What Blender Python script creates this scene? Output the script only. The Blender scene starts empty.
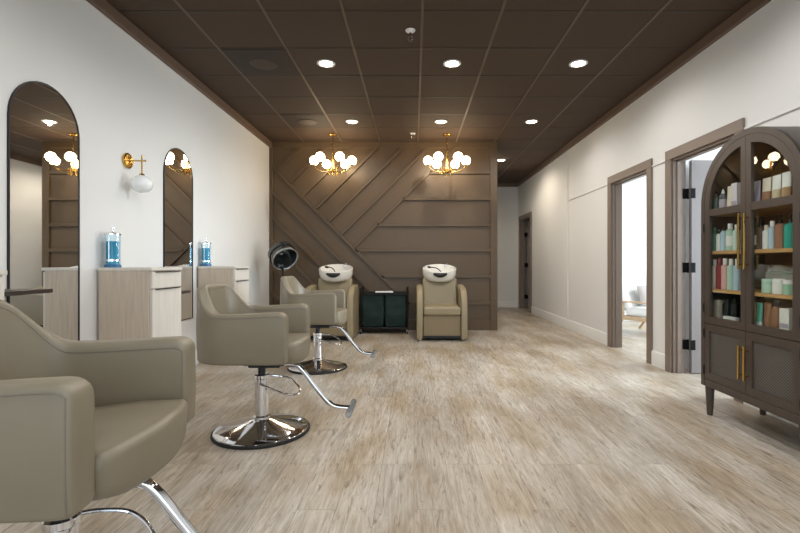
import bpy, bmesh, math, random
from mathutils import Vector, Matrix
PI = math.pi
SC = bpy.context.scene
COL = SC.collection
random.seed(4)

# ------------------------------------------------------------------ materials
def lin(c):
    def f(v):
        v /= 255.0
        return v / 12.92 if v <= 0.04045 else ((v + 0.055) / 1.055) ** 2.4
    return (f(c[0]), f(c[1]), f(c[2]), 1.0)

def new_mat(name):
    m = bpy.data.materials.new(name)
    m.use_nodes = True
    nt = m.node_tree
    return m, nt, nt.nodes['Principled BSDF']

def pmat(name, c, rough=0.5, metal=0.0, noise=0.0, nscale=20.0, bump=0.0, bscale=80.0, spec=0.5,
         stretch=(1, 1, 1), emit=None, estr=0.0, coat=0.0, trans=0.0):
    m, nt, b = new_mat(name)
    L = nt.links
    b.inputs['Base Color'].default_value = lin(c)
    b.inputs['Roughness'].default_value = rough
    b.inputs['Metallic'].default_value = metal
    b.inputs['Specular IOR Level'].default_value = spec
    b.inputs['Coat Weight'].default_value = coat
    b.inputs['Transmission Weight'].default_value = trans
    if emit:
        b.inputs['Emission Color'].default_value = lin(emit)
        b.inputs['Emission Strength'].default_value = estr
    if noise > 0 or bump > 0:
        tc = nt.nodes.new('ShaderNodeTexCoord')
        mp = nt.nodes.new('ShaderNodeMapping')
        mp.inputs['Scale'].default_value = stretch
        L.new(tc.outputs['Object'], mp.inputs['Vector'])
    if noise > 0:
        n = nt.nodes.new('ShaderNodeTexNoise')
        n.inputs['Scale'].default_value = nscale
        n.inputs['Detail'].default_value = 5
        L.new(mp.outputs['Vector'], n.inputs['Vector'])
        r = nt.nodes.new('ShaderNodeValToRGB')
        lo = tuple(v * (1 - noise) for v in lin(c)[:3]) + (1,)
        hi = tuple(min(1, v * (1 + noise)) for v in lin(c)[:3]) + (1,)
        r.color_ramp.elements[0].color = lo; r.color_ramp.elements[0].position = 0.3
        r.color_ramp.elements[1].color = hi; r.color_ramp.elements[1].position = 0.7
        L.new(n.outputs['Fac'], r.inputs['Fac'])
        L.new(r.outputs['Color'], b.inputs['Base Color'])
    if bump > 0:
        n2 = nt.nodes.new('ShaderNodeTexNoise')
        n2.inputs['Scale'].default_value = bscale
        n2.inputs['Detail'].default_value = 3
        L.new(mp.outputs['Vector'], n2.inputs['Vector'])
        bp = nt.nodes.new('ShaderNodeBump')
        bp.inputs['Strength'].default_value = bump
        bp.inputs['Distance'].default_value = 0.004
        L.new(n2.outputs['Fac'], bp.inputs['Height'])
        L.new(bp.outputs['Normal'], b.inputs['Normal'])
    return m

def pane_mat(name, tint=(1, 1, 1), gloss=0.12):
    m = bpy.data.materials.new(name); m.use_nodes = True
    nt = m.node_tree; nt.nodes.clear()
    o = nt.nodes.new('ShaderNodeOutputMaterial')
    mix = nt.nodes.new('ShaderNodeMixShader')
    t = nt.nodes.new('ShaderNodeBsdfTransparent'); t.inputs['Color'].default_value = (*tint, 1)
    g = nt.nodes.new('ShaderNodeBsdfGlossy'); g.inputs['Roughness'].default_value = 0.01
    lw = nt.nodes.new('ShaderNodeLayerWeight'); lw.inputs['Blend'].default_value = 0.5
    pw = nt.nodes.new('ShaderNodeMath'); pw.operation = 'POWER'; pw.inputs[1].default_value = 4.5
    mm = nt.nodes.new('ShaderNodeMath'); mm.operation = 'MULTIPLY_ADD'
    mm.inputs[1].default_value = 0.9; mm.inputs[2].default_value = gloss
    nt.links.new(lw.outputs['Facing'], pw.inputs[0]); nt.links.new(pw.outputs[0], mm.inputs[0])
    nt.links.new(mm.outputs[0], mix.inputs['Fac'])
    nt.links.new(t.outputs[0], mix.inputs[1]); nt.links.new(g.outputs[0], mix.inputs[2])
    nt.links.new(mix.outputs[0], o.inputs['Surface'])
    return m

def floor_mat():
    m, nt, b = new_mat('floor_planks'); L = nt.links; N = nt.nodes
    tc = N.new('ShaderNodeTexCoord')
    sp = N.new('ShaderNodeSeparateXYZ'); L.new(tc.outputs['Object'], sp.inputs[0])
    cb = N.new('ShaderNodeCombineXYZ')
    L.new(sp.outputs['Y'], cb.inputs['X']); L.new(sp.outputs['X'], cb.inputs['Y'])
    br = N.new('ShaderNodeTexBrick')
    br.offset = 0.37; br.offset_frequency = 3
    br.inputs['Scale'].default_value = 1.0
    br.inputs['Brick Width'].default_value = 1.22
    br.inputs['Row Height'].default_value = 0.17
    br.inputs['Mortar Size'].default_value = 0.0012
    br.inputs['Mortar Smooth'].default_value = 0.3
    br.inputs['Color1'].default_value = (0, 0, 0, 1); br.inputs['Color2'].default_value = (1, 1, 1, 1)
    br.inputs['Mortar'].default_value = (0.35, 0.35, 0.35, 1)
    L.new(cb.outputs[0], br.inputs['Vector'])
    # per plank offset of the grain
    mp = N.new('ShaderNodeMapping'); mp.inputs['Scale'].default_value = (1.1, 13.0, 1.0)
    L.new(cb.outputs[0], mp.inputs['Vector'])
    add = N.new('ShaderNodeVectorMath'); add.operation = 'MULTIPLY_ADD'
    L.new(br.outputs['Color'], add.inputs[0]); add.inputs[1].default_value = (7.0, 3.0, 9.0)
    L.new(mp.outputs[0], add.inputs[2])
    n1 = N.new('ShaderNodeTexNoise'); n1.inputs['Scale'].default_value = 1.6; n1.inputs['Detail'].default_value = 8
    n1.inputs['Roughness'].default_value = 0.68; n1.inputs['Distortion'].default_value = 0.9
    L.new(add.outputs[0], n1.inputs['Vector'])
    mp2 = N.new('ShaderNodeMapping'); mp2.inputs['Scale'].default_value = (3.0, 60.0, 1.0)
    L.new(add.outputs[0], mp2.inputs['Vector'])
    mp2.inputs['Scale'].default_value = (2.2, 5.5, 1.0)
    n2 = N.new('ShaderNodeTexNoise'); n2.inputs['Scale'].default_value = 2.6; n2.inputs['Detail'].default_value = 6
    n2.inputs['Roughness'].default_value = 0.7
    L.new(mp2.outputs[0], n2.inputs['Vector'])
    # broad grey to tan drift, wavy grain, fine fibres, dark cracks and knots
    n3 = N.new('ShaderNodeTexNoise'); n3.inputs['Scale'].default_value = 0.9; n3.inputs['Detail'].default_value = 3
    mp3 = N.new('ShaderNodeMapping'); mp3.inputs['Scale'].default_value = (1.5, 4.0, 1.0)
    L.new(cb.outputs[0], mp3.inputs['Vector']); L.new(mp3.outputs[0], n3.inputs['Vector'])
    r0 = N.new('ShaderNodeValToRGB'); e = r0.color_ramp.elements
    e[0].position = 0.36; e[0].color = lin((181, 166, 145)); e[1].position = 0.62; e[1].color = lin((207, 201, 192))
    L.new(n3.outputs['Fac'], r0.inputs['Fac'])
    def mult(col, noise_out, p0, c0, p1, c1, fac):
        r = N.new('ShaderNodeValToRGB'); e = r.color_ramp.elements
        e[0].position = p0; e[0].color = (*c0, 1); e[1].position = p1; e[1].color = (*c1, 1)
        L.new(noise_out, r.inputs['Fac'])
        x = N.new('ShaderNodeMix'); x.data_type = 'RGBA'; x.blend_type = 'MULTIPLY'; x.inputs[0].default_value = fac
        L.new(col, x.inputs[6]); L.new(r.outputs['Color'], x.inputs[7]); return x.outputs[2]
    n1.inputs['Distortion'].default_value = 3.0
    cA = mult(r0.outputs['Color'], n1.outputs['Fac'], 0.34, (0.70, 0.66, 0.61), 0.62, (1.10, 1.09, 1.08), 0.9)
    n4 = N.new('ShaderNodeTexNoise'); n4.inputs['Scale'].default_value = 1.0; n4.inputs['Detail'].default_value = 6; n4.inputs['Roughness'].default_value = 0.75
    mp4 = N.new('ShaderNodeMapping'); mp4.inputs['Scale'].default_value = (6.0, 3.2, 1.0)
    L.new(add.outputs[0], mp4.inputs['Vector']); L.new(mp4.outputs[0], n4.inputs['Vector'])
    cB = mult(cA, n4.outputs['Fac'], 0.32, (0.74, 0.71, 0.67), 0.60, (1.04, 1.04, 1.04), 0.8)
    n2.inputs['Distortion'].default_value = 1.5
    mp2.inputs['Scale'].default_value = (1.6, 1.1, 1.0)
    cC = mult(cB, n2.outputs['Fac'], 0.36, (0.48, 0.42, 0.36), 0.45, (1, 1, 1), 0.8)
    class _O: outputs = {2: cC}
    mx = _O
    r3 = N.new('ShaderNodeValToRGB'); e = r3.color_ramp.elements
    e[0].color = (0.80, 0.79, 0.78, 1); e[1].color = (1.0, 0.995, 0.985, 1)
    L.new(br.outputs['Color'], r3.inputs['Fac'])
    mx2 = N.new('ShaderNodeMix'); mx2.data_type = 'RGBA'; mx2.blend_type = 'MULTIPLY'
    mx2.inputs[0].default_value = 1.0
    L.new(mx.outputs[2], mx2.inputs[6]); L.new(r3.outputs['Color'], mx2.inputs[7])
    r4 = N.new('ShaderNodeMix'); r4.data_type = 'RGBA'; r4.blend_type = 'MIX'
    L.new(br.outputs['Fac'], r4.inputs[0]); L.new(mx2.outputs[2], r4.inputs[6])
    r4.inputs[7].default_value = lin((140, 124, 106))
    L.new(r4.outputs[2], b.inputs['Base Color'])
    b.inputs['Roughness'].default_value = 0.42
    b.inputs['Specular IOR Level'].default_value = 0.4
    bp = N.new('ShaderNodeBump'); bp.inputs['Strength'].default_value = 0.12; bp.inputs['Distance'].default_value = 0.003
    L.new(n1.outputs['Fac'], bp.inputs['Height']); L.new(bp.outputs[0], b.inputs['Normal'])
    return m

def rattan_mat():
    m, nt, b = new_mat('woven_cane'); L = nt.links; N = nt.nodes
    tc = N.new('ShaderNodeTexCoord')
    mp = N.new('ShaderNodeMapping'); mp.inputs['Scale'].default_value = (1, 1, 1)
    mp.inputs['Rotation'].default_value = (0, 0, 0)
    L.new(tc.outputs['Object'], mp.inputs[0])
    sp = N.new('ShaderNodeSeparateXYZ'); L.new(mp.outputs[0], sp.inputs[0])
    def wave(a, k):
        mu = N.new('ShaderNodeMath'); mu.operation = 'MULTIPLY'; mu.inputs[1].default_value = k
        L.new(a, mu.inputs[0])
        s = N.new('ShaderNodeMath'); s.operation = 'SINE'; L.new(mu.outputs[0], s.inputs[0]); return s.outputs[0]
    a = wave(sp.outputs['X'], 2 * PI / 0.017); c = wave(sp.outputs['Z'], 2 * PI / 0.017)
    mu = N.new('ShaderNodeMath'); mu.operation = 'MULTIPLY'; L.new(a, mu.inputs[0]); L.new(c, mu.inputs[1])
    ab = N.new('ShaderNodeMath'); ab.operation = 'MULTIPLY_ADD'; ab.inputs[1].default_value = 0.5; ab.inputs[2].default_value = 0.5
    L.new(mu.outputs[0], ab.inputs[0])
    r = N.new('ShaderNodeValToRGB'); e = r.color_ramp.elements
    e[0].position = 0.25; e[0].color = lin((36, 33, 32)); e[1].position = 0.75; e[1].color = lin((104, 97, 90))
    L.new(ab.outputs[0], r.inputs['Fac']); L.new(r.outputs['Color'], b.inputs['Base Color'])
    b.inputs['Roughness'].default_value = 0.6
    bp = N.new('ShaderNodeBump'); bp.inputs['Strength'].default_value = 0.5; bp.inputs['Distance'].default_value = 0.003
    L.new(ab.outputs[0], bp.inputs['Height']); L.new(bp.outputs[0], b.inputs['Normal'])
    return m

M = dict(
    paint=pmat('wall_paint', (222, 222, 221), 0.7, bump=0.05, bscale=140),
    base=pmat('baseboard_paint', (226, 226, 224), 0.45),
    brown=pmat('brown_paint', (89, 72, 52), 0.4, bump=0.03, bscale=60),
    ceil=pmat('ceiling_tile', (70, 54, 42), 0.8, noise=0.06, nscale=120, bump=0.3, bscale=220),
    tbar=pmat('ceiling_tbar', (92, 75, 61), 0.5),
    tbar2=pmat('ceiling_cross_bar_shaded', (58, 46, 37), 0.6),  # darker than the long bars: their shadow line is put into the colour
    crown=pmat('crown_brown', (106, 86, 72), 0.5),
    casing=pmat('casing_paint', (122, 108, 98), 0.4),
    leafp=pmat('door_leaf_paint', (118, 112, 112), 0.4),
    floor=floor_mat(),
    leather=pmat('taupe_leather', (127, 118, 100), 0.4, noise=0.03, nscale=6, bump=0.06, bscale=260),
    leather2=pmat('beige_leather', (148, 135, 107), 0.42, noise=0.03, nscale=6, bump=0.06, bscale=260),
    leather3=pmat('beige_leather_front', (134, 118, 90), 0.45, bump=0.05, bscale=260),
    pipe=pmat('seam_piping', (122, 112, 99), 0.5),
    chrome=pmat('chrome', (225, 226, 230), 0.07, 1.0),
    hingeb=pmat('black_hinge', (10, 10, 11), 0.6, spec=0.1),
    black=pmat('black_plastic', (20, 20, 21), 0.35),
    blackm=pmat('black_metal', (30, 29, 30), 0.4, 0.6),
    rubber=pmat('black_rubber', (16, 16, 16), 0.7),
    mirror=pmat('mirror_glass', (236, 238, 238), 0.015, 1.0),
    mframe=pmat('mirror_frame_metal', (52, 50, 52), 0.35, 0.8),
    brass=pmat('brass', (206, 170, 98), 0.18, 1.0),
    opal=pmat('opal_glass', (236, 238, 238), 0.12, coat=0.5),
    globe=pmat('lit_opal_globe', (255, 250, 240), 0.3, emit=(255, 228, 186), estr=17.0),
    lens=pmat('downlight_lens', (255, 252, 246), 0.4, emit=(255, 246, 228), estr=28.0),
    white=pmat('white_enamel', (236, 236, 234), 0.35),
    ceramic=pmat('white_ceramic', (238, 236, 230), 0.08, coat=0.6),
    veneer=pmat('ash_veneer', (188, 173, 156), 0.5, noise=0.12, nscale=5, stretch=(14, 14, 0.7)),
    veneerf=pmat('pale_veneer', (208, 202, 193), 0.5, noise=0.06, nscale=5, stretch=(14, 14, 0.7)),
    shelfdark=pmat('espresso_wood', (56, 46, 42), 0.35, noise=0.15, nscale=6, stretch=(10, 2, 10)),
    cab=pmat('cabinet_taupe_wood', (68, 58, 52), 0.4, noise=0.14, nscale=6, stretch=(16, 16, 1.2)),
    cabin=pmat('cabinet_inner_wood', (162, 118, 78), 0.5, noise=0.15, nscale=5, stretch=(8, 8, 1)),
    oak=pmat('oak_shelf', (196, 152, 98), 0.45, noise=0.12, nscale=6, stretch=(2, 16, 16)),
    cane=rattan_mat(),
    pane=pane_mat('cabinet_pane', (0.96, 0.98, 0.97), 0.05),
    wpane=pane_mat('window_pane', (0.98, 1, 1), 0.03),
    green=pmat('dark_green_fabric', (15, 42, 39), 0.75, noise=0.35, nscale=9, bump=0.5, bscale=14),
    smoke=pmat('smoky_shell', (46, 50, 50), 0.08, coat=0.8),
    silver=pmat('silver_plastic', (168, 170, 172), 0.25, 0.7),
    bluel=pmat('blue_liquid', (6, 128, 160), 0.35, coat=0.0, emit=(0, 0, 0), estr=0),
    jarg=pane_mat('jar_glass', (0.93, 0.98, 1.0), 0.02),
    bluebase=pmat('blue_plastic', (34, 96, 140), 0.3),
    cushion=pmat('white_cushion', (226, 225, 224), 0.8, bump=0.1, bscale=120),
    pillow=pmat('grey_pillow', (158, 150, 146), 0.85, bump=0.1, bscale=120),
    beech=pmat('beech_wood', (190, 160, 128), 0.45, noise=0.1, nscale=6, stretch=(3, 3, 12)),
    dcover=pmat('grille_cover', (62, 50, 41), 0.6),
    dark=pmat('dark_grille', (46, 36, 30), 0.7, noise=0.05, nscale=90),
    asphalt=pmat('pavement', (120, 118, 114), 0.9, noise=0.1, nscale=8),
)
def pc(name, c, rough=0.35): # product packaging colour
    k = 'pk_' + name
    if k not in M: M[k] = pmat(k, c, rough, coat=0.2)
    return M[k]

# ------------------------------------------------------------------ mesh builder
class MB:
    def __init__(s): s.bm = bmesh.new(); s.mats = []; s.cur = 0
    def m(s, mat):
        if mat not in s.mats: s.mats.append(mat)
        s.cur = s.mats.index(mat); return s
    def _f(s, fs):
        for f in fs: f.material_index = s.cur; f.smooth = True
    def face(s, vs):
        try:
            f = s.bm.faces.new(vs); f.material_index = s.cur; f.smooth = True; return f
        except ValueError: return None
    def box(s, x0, x1, y0, y1, z0, z1, bev=0.0, seg=2, mtx=None):
        g = bmesh.ops.create_cube(s.bm, size=1)
        vs = g['verts']
        for v in vs:
            v.co = Vector(((x0 + x1) / 2 + v.co.x * (x1 - x0), (y0 + y1) / 2 + v.co.y * (y1 - y0), (z0 + z1) / 2 + v.co.z * (z1 - z0)))
        fs = set(f for v in vs for f in v.link_faces); s._f(fs)
        if bev > 0:
            es = list(set(e for v in vs for e in v.link_edges))
            r = bmesh.ops.bevel(s.bm, geom=es, offset=bev, segments=seg, affect='EDGES', profile=0.5, clamp_overlap=True)
            s._f(r['faces']); vs = list(set(v for f in r['faces'] for v in f.verts) | set(v for v in vs if v.is_valid))
        if mtx is not None:
            for v in vs: v.co = mtx @ v.co
        return s
    def loft(s, rings, closed=True, cap=True, loop=False):
        R = [[s.bm.verts.new(p) for p in r] for r in rings]
        n = len(R[0])
        for a in range(len(R) if loop else len(R) - 1):
            A, B = R[a], R[(a + 1) % len(R)]
            for i in range(n if closed else n - 1):
                j = (i + 1) % n
                s.face([A[i], A[j], B[j], B[i]])
        if cap and closed and not loop:
            s.face(list(reversed(R[0]))); s.face(R[-1])
        return s
    def lathe(s, prof, seg=24, c=(0, 0, 0), sx=1, sy=1, mtx=None, cap=True):
        rings = []
        for r, z in prof:
            r = max(r, 1e-4)
            ring = []
            for k in range(seg):
                a = 2 * PI * k / seg
                p = Vector((r * math.cos(a) * sx, r * math.sin(a) * sy, z))
                p = (mtx @ p) if mtx is not None else p + Vector(c)
                ring.append(p)
            rings.append(ring)
        return s.loft(rings, True, cap)
    def ball(s, c, r, seg=20, rings=12, sz=1):
        prof = [(r * math.sin(PI * k / rings), -r * math.cos(PI * k / rings) * sz) for k in range(rings + 1)]
        return s.lathe(prof, seg, c)
    def tube(s, pts, r, seg=10, closed=False, smooth=0, radii=None):
        P = [Vector(p) for p in pts]
        if smooth:
            Q = []; n = len(P)
            rng = range(n) if closed else range(n - 1)
            for i in rng:
                p0 = P[(i - 1) % n] if (closed or i > 0) else P[0] * 2 - P[1]
                p1, p2 = P[i], P[(i + 1) % n]
                p3 = P[(i + 2) % n] if (closed or i + 2 < n) else P[-1] * 2 - P[-2]
                for k in range(smooth):
                    t = k / smooth
                    Q.append(0.5 * ((2 * p1) + (p2 - p0) * t + (2 * p0 - 5 * p1 + 4 * p2 - p3) * t * t + (3 * p1 - p0 - 3 * p2 + p3) * t ** 3))
            if not closed: Q.append(P[-1])
            P = Q
        n = len(P)
        rings = []; nrm = None
        for i in range(n):
            a = P[(i - 1) % n] if (closed or i > 0) else P[0]
            b = P[(i + 1) % n] if (closed or i < n - 1) else P[-1]
            t = (b - a).normalized()
            if nrm is None:
                nrm = t.orthogonal().normalized()
            else:
                nrm = (nrm - t * nrm.dot(t))
                nrm = nrm.normalized() if nrm.length > 1e-6 else t.orthogonal().normalized()
            bn = t.cross(nrm)
            rr = radii[i] if radii else r
            rings.append([P[i] + (nrm * math.cos(2 * PI * k / seg) + bn * math.sin(2 * PI * k / seg)) * rr for k in range(seg)])
        return s.loft(rings, True, not closed, closed)
    def cyl(s, p0, p1, r, seg=20, r1=None):
        P0, P1 = Vector(p0), Vector(p1)
        return s.tube([P0, P1], r, seg, radii=[r, r if r1 is None else r1])
    def prism(s, pts, axis, a0, a1):
        # pts 2D polygon; axis 0: (y,z) along x ; 1: (x,z) along y ; 2: (x,y) along z
        def mk(p, a):
            return Vector((a, p[0], p[1])) if axis == 0 else Vector((p[0], a, p[1])) if axis == 1 else Vector((p[0], p[1], a))
        return s.loft([[mk(p, a0) for p in pts], [mk(p, a1) for p in pts]])
    def band(s, outer, inner, y0, y1, closed=True):
        # frame of constant point count between two XZ outlines, y0..y1 thick
        secs = []
        for o, i in zip(outer, inner):
            secs.append([Vector((o[0], y0, o[1])), Vector((i[0], y0, i[1])), Vector((i[0], y1, i[1])), Vector((o[0], y1, o[1]))])
        return s.loft(secs, True, not closed, closed)
    def build(s, name, parent=None, loc=None, wn=True, sharp=32):
        bmesh.ops.recalc_face_normals(s.bm, faces=s.bm.faces[:])
        me = bpy.data.meshes.new(name)
        s.bm.to_mesh(me); s.bm.free()
        for mt in s.mats: me.materials.append(mt)
        me.set_sharp_from_angle(angle=math.radians(sharp))
        o = bpy.data.objects.new(name, me); COL.objects.link(o)
        if wn:
            w = o.modifiers.new('wn', 'WEIGHTED_NORMAL'); w.keep_sharp = True
        if parent is not None: o.parent = parent
        if loc is not None: o.location = loc
        return o

def thing(name, label, cat, loc=(0, 0, 0), rz=0.0, group=None):
    o = bpy.data.objects.new(name, None); COL.objects.link(o)
    o.empty_display_size = 0.1
    o.location = loc; o.rotation_euler = (0, 0, rz)
    o['label'] = label; o['category'] = cat
    if group: o['group'] = group
    return o
def tag(o, label, cat, group=None):
    o['label'] = label; o['category'] = cat
    if group: o['group'] = group
    return o
def struct(o): o['kind'] = 'structure'; return o
def sempty(name, loc=(0, 0, 0)):
    o = bpy.data.objects.new(name, None); COL.objects.link(o); o.location = loc; o.empty_display_size = 0.1
    return struct(o)
def dup(root, loc, rz=0.0, label=None):
    r = root.copy(); COL.objects.link(r); r.location = loc; r.rotation_euler = (0, 0, rz)
    if label: r['label'] = label
    for ch in list(root.children):
        c = ch.copy(); COL.objects.link(c); c.parent = r
        for g in list(ch.children):
            d = g.copy(); COL.objects.link(d); d.parent = c
    return r
def sstep(a, b, x):
    t = max(0, min(1, (x - a) / (b - a))); return t * t * (3 - 2 * t)

# ------------------------------------------------------------------ dimensions
XL, XR = -2.32, 2.53
WT = 0.12                       # wall thickness
H = 3.015
YB, YF, YE = 7.35, -2.6, 11.1   # accent wall, shop front, end of the hall
CAMZ = 1.072
XO = 5.6                        # outer wall of the side rooms

# ------------------------------------------------------------------ shell
b = MB().m(M['floor']); b.box(XL - WT, XO, YF - WT, YE + WT, -0.06, 0)
struct(b.build('floor', wn=False))
b = MB().m(M['ceil']); b.box(XL - WT, XO, YF - WT, YE + WT, H, H + 0.05)
b.m(M['tbar'])
gx = [0.065 + 0.61 * k for k in range(-4, 5)]
gy = [3.525 + 0.607 * k for k in range(-10, 13)]
for x in gx:
    if XL + 0.05 < x < XR - 0.05: b.box(x - 0.011, x + 0.011, YF, YE, H - 0.004, H + 0.001)
b.m(M['tbar2'])
for y in gy:
    if YF < y < YE: b.box(XL, XR, y - 0.010, y + 0.010, H - 0.0037, H + 0.001)
struct(b.build('ceiling', wn=False))

b = MB().m(M['paint']); b.box(XL - WT, XL, YF - WT, YE + WT, 0, H)
struct(b.build('wall_left', wn=False))
b = MB().m(M['paint'])
doors = [(3.58, 4.48), (4.93, 5.84), (9.89, 10.87)]
DH = 2.095
ycur = YF - WT
for d0, d1 in doors:
    b.box(XR, XR + WT, ycur, d0, 0, H); b.box(XR, XR + WT, d0, d1, DH, H); ycur = d1
b.box(XR, XR + WT, ycur, YE + WT, 0, H)
struct(b.build('wall_right', wn=False))
b = MB().m(M['paint']); b.box(XL, XO, YE, YE + WT, 0, H); struct(b.build('wall_hall_end', wn=False))

# brown accent wall with its battens
def W(zx, zy):   # wall drawing coordinates to metres
    u = 259.2 + zx * 0.3659; v = 139.0 + zy * 0.3659
    return ((u - 414) / 62.2, CAMZ + (263.3 - v) / 62.2)
b = MB().m(M['brown'])
AX1 = 1.336
b.box(XL, AX1, YB, YB + 0.14, 0, H)
BT = 0.034
def rail(x0, x1, z0, z1): b.box(x0, x1, YB - BT, YB + 0.002, z0, z1, 0.003, 1)
L0 = W(38, 0)[0]; R0 = W(631, 0)[0]; T0 = W(0, 25)[1]; B0 = W(0, 494)[1]
rail(XL, L0, 0, H); rail(R0, AX1, 0, H); rail(L0, R0, T0, H); rail(L0, R0, 0, B0)
def bar(p, q, w=0.05):
    p = Vector(p); q = Vector(q); d = (q - p); n = Vector((-d.y, d.x)).normalized() * w / 2
    n2 = n * 0.9
    r0 = [Vector((c.x, YB + 0.002, c.y)) for c in (p + n, q + n, q - n, p - n)]
    r1 = [Vector((c.x, YB - BT + 0.003, c.y)) for c in (p + n, q + n, q - n, p - n)]
    r2 = [Vector((c.x, YB - BT - 0.0005, c.y)) for c in (p + n2, q + n2, q - n2, p - n2)]
    b.loft([r0, r1, r2])
for zy in (77, 146, 215, 284, 353, 422):
    bar(W(36, zy - 2), W(36 + 496 - zy, 496))
for k in range(7):
    bb = 50 + 35 * k
    bar(W(bb, 36 + bb), W(2 * bb + 13, 23))
for zy, zx in ((92, 466), (164, 394), (235, 323), (304, 264), (375, 335), (448, 408)):
    bar(W(zx, zy), W(633, zy))
struct(b.build('wall_back', wn=False))
# hall side wall behind the accent wall
b = MB().m(M['paint']); b.box(AX1 - 0.14, AX1, YB + 0.14, YE, 0, H); struct(b.build('wall_hall', wn=False))

# shop front: big windows and the daylight outside
b = MB().m(M['paint'])
wins = [(-2.1, -0.1), (0.1, 2.3)]
WZ0, WZ1 = 0.35, 2.75
b.box(XL, XR, YF - WT, YF, 0, WZ0); b.box(XL, XR, YF - WT, YF, WZ1, H)
xs = XL
for w0, w1 in wins: b.box(xs, w0, YF - WT, YF, WZ0, WZ1); xs = w1
b.box(xs, XR, YF - WT, YF, WZ0, WZ1)
struct(b.build('wall_front', wn=False))
for i, (w0, w1) in enumerate(wins):
    e = sempty('window_%d' % (i + 1), ((w0 + w1) / 2, YF - 0.06, WZ0))
    hw = (w1 - w0) / 2; hz = WZ1 - WZ0
    b = MB().m(M['blackm'])
    b.band([(-hw, 0), (hw, 0), (hw, hz), (-hw, hz)], [(-hw + .05, .05), (hw - .05, .05), (hw - .05, hz - .05), (-hw + .05, hz - .05)], -0.03, 0.03)
    b.box(-0.02, 0.02, -0.025, 0.025, 0.05, hz - 0.05)
    b.build('window_frame', e)
    b = MB().m(M['wpane']); b.box(-hw + .05, hw - .05, -0.003, 0.003, 0.05, hz - 0.05); b.build('pane', e, wn=False)
b = MB().m(M['asphalt']); b.box(-14, 14, -22, YF - WT, -0.16, -0.06); struct(b.build('pavement', wn=False))

# side rooms
b = MB().m(M['paint'])
b.box(XR + WT, XO, 4.66, 4.78, 0, H)
struct(b.build('wall_partition', wn=False))
b = MB().m(M['paint']); b.box(XR + WT, XO, 1.6 - WT, 1.6, 0, H); struct(b.build('wall_room_front', wn=False))
b = MB().m(M['paint']); b.box(XR + WT, XO, 8.5, 8.5 + WT, 0, H)
b.box(XR + WT, XO, 8.488, 8.5, 2.19, 2.215); struct(b.build('wall_room_back', wn=False))
b = MB().m(M['paint']); b.box(XO, XO + WT, YF, 1.7, 0, H)
rw = [(2.2, 4.2), (5.2, 7.8)]; ys = 1.7
for y0, y1 in rw:
    b.box(XO, XO + WT, ys, y0, 0, H); b.box(XO, XO + WT, y0, y1, 0, 0.7); b.box(XO, XO + WT, y0, y1, 2.5, H); ys = y1
b.box(XO, XO + WT, ys, YE + WT, 0, H)
struct(b.build('wall_outer', wn=False))
for i, (y0, y1) in enumerate(rw):
    e = sempty('window_%d' % (i + 3), (XO + 0.06, (y0 + y1) / 2, 0.7)); hw = (y1 - y0) / 2
    b = MB().m(M['white'])
    for (p0, p1, q0, q1) in ((-hw, hw, 0, .06), (-hw, hw, 1.74, 1.8), (-hw, -hw + .06, .06, 1.74), (hw - .06, hw, .06, 1.74), (-.03, .03, .06, 1.74)):
        b.box(-0.03, 0.03, p0, p1, q0, q1)
    b.build('window_frame', e)
    b = MB().m(M['wpane']); b.box(-0.003, 0.003, -hw + .06, hw - .06, 0.06, 1.74); b.build('pane', e, wn=False)

# crown strips, baseboards, battens
def trimbox(name, args, mat, bev=0.004):
    b = MB().m(mat)
    for a in args: b.box(*a, bev, 1)
    return struct(b.build(name))
CZ = 2.928
trimbox('trim_1', [(XL, XL + 0.045, YF, YB - 0.02, CZ, H)], M['crown'])
trimbox('trim_2', [(XR - 0.045, XR, YF, YE, CZ, H)], M['crown'])
trimbox('trim_3', [(AX1, XR - 0.045, YE - 0.045, YE, CZ, H)], M['crown'])
trimbox('trim_4', [(XR - 0.014, XR, YF, 3.49, 2.09, 2.108), (XR - 0.014, XR, 4.57, 4.84, 2.09, 2.108), (XR - 0.014, XR, 5.93, 7.5, 2.09, 2.108)], M['paint'], 0.003)
trimbox('trim_5', [(XR - 0.014, XR, 7.49, 7.52, 0.15, CZ)], M['paint'], 0.003)
def baseboard(name, segs, axis):
    b = MB().m(M['base'])
    for (a0, a1, w, sgn) in segs:
        t = 0.016 * sgn
        pr = [(w, 0), (w + t, 0), (w + t, 0.135), (w + t * 0.6, 0.150), (w, 0.153)]
        if axis == 'y': b.loft([[Vector((p[0], a, p[1])) for p in pr] for a in (a0, a1)])
        else: b.loft([[Vector((a, p[0], p[1])) for p in pr] for a in (a0, a1)])
    return struct(b.build(name, wn=False))
baseboard('baseboard_left', [(YF, YB - 0.02, XL, 1)], 'y')
baseboard('baseboard_right', [(YF, 3.49, XR, -1), (4.57, 4.84, XR, -1), (5.93, 9.80, XR, -1), (10.96, YE, XR, -1)], 'y')
baseboard('baseboard_hall_end', [(AX1, XR - 0.016, YE, -1)], 'x')

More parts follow.
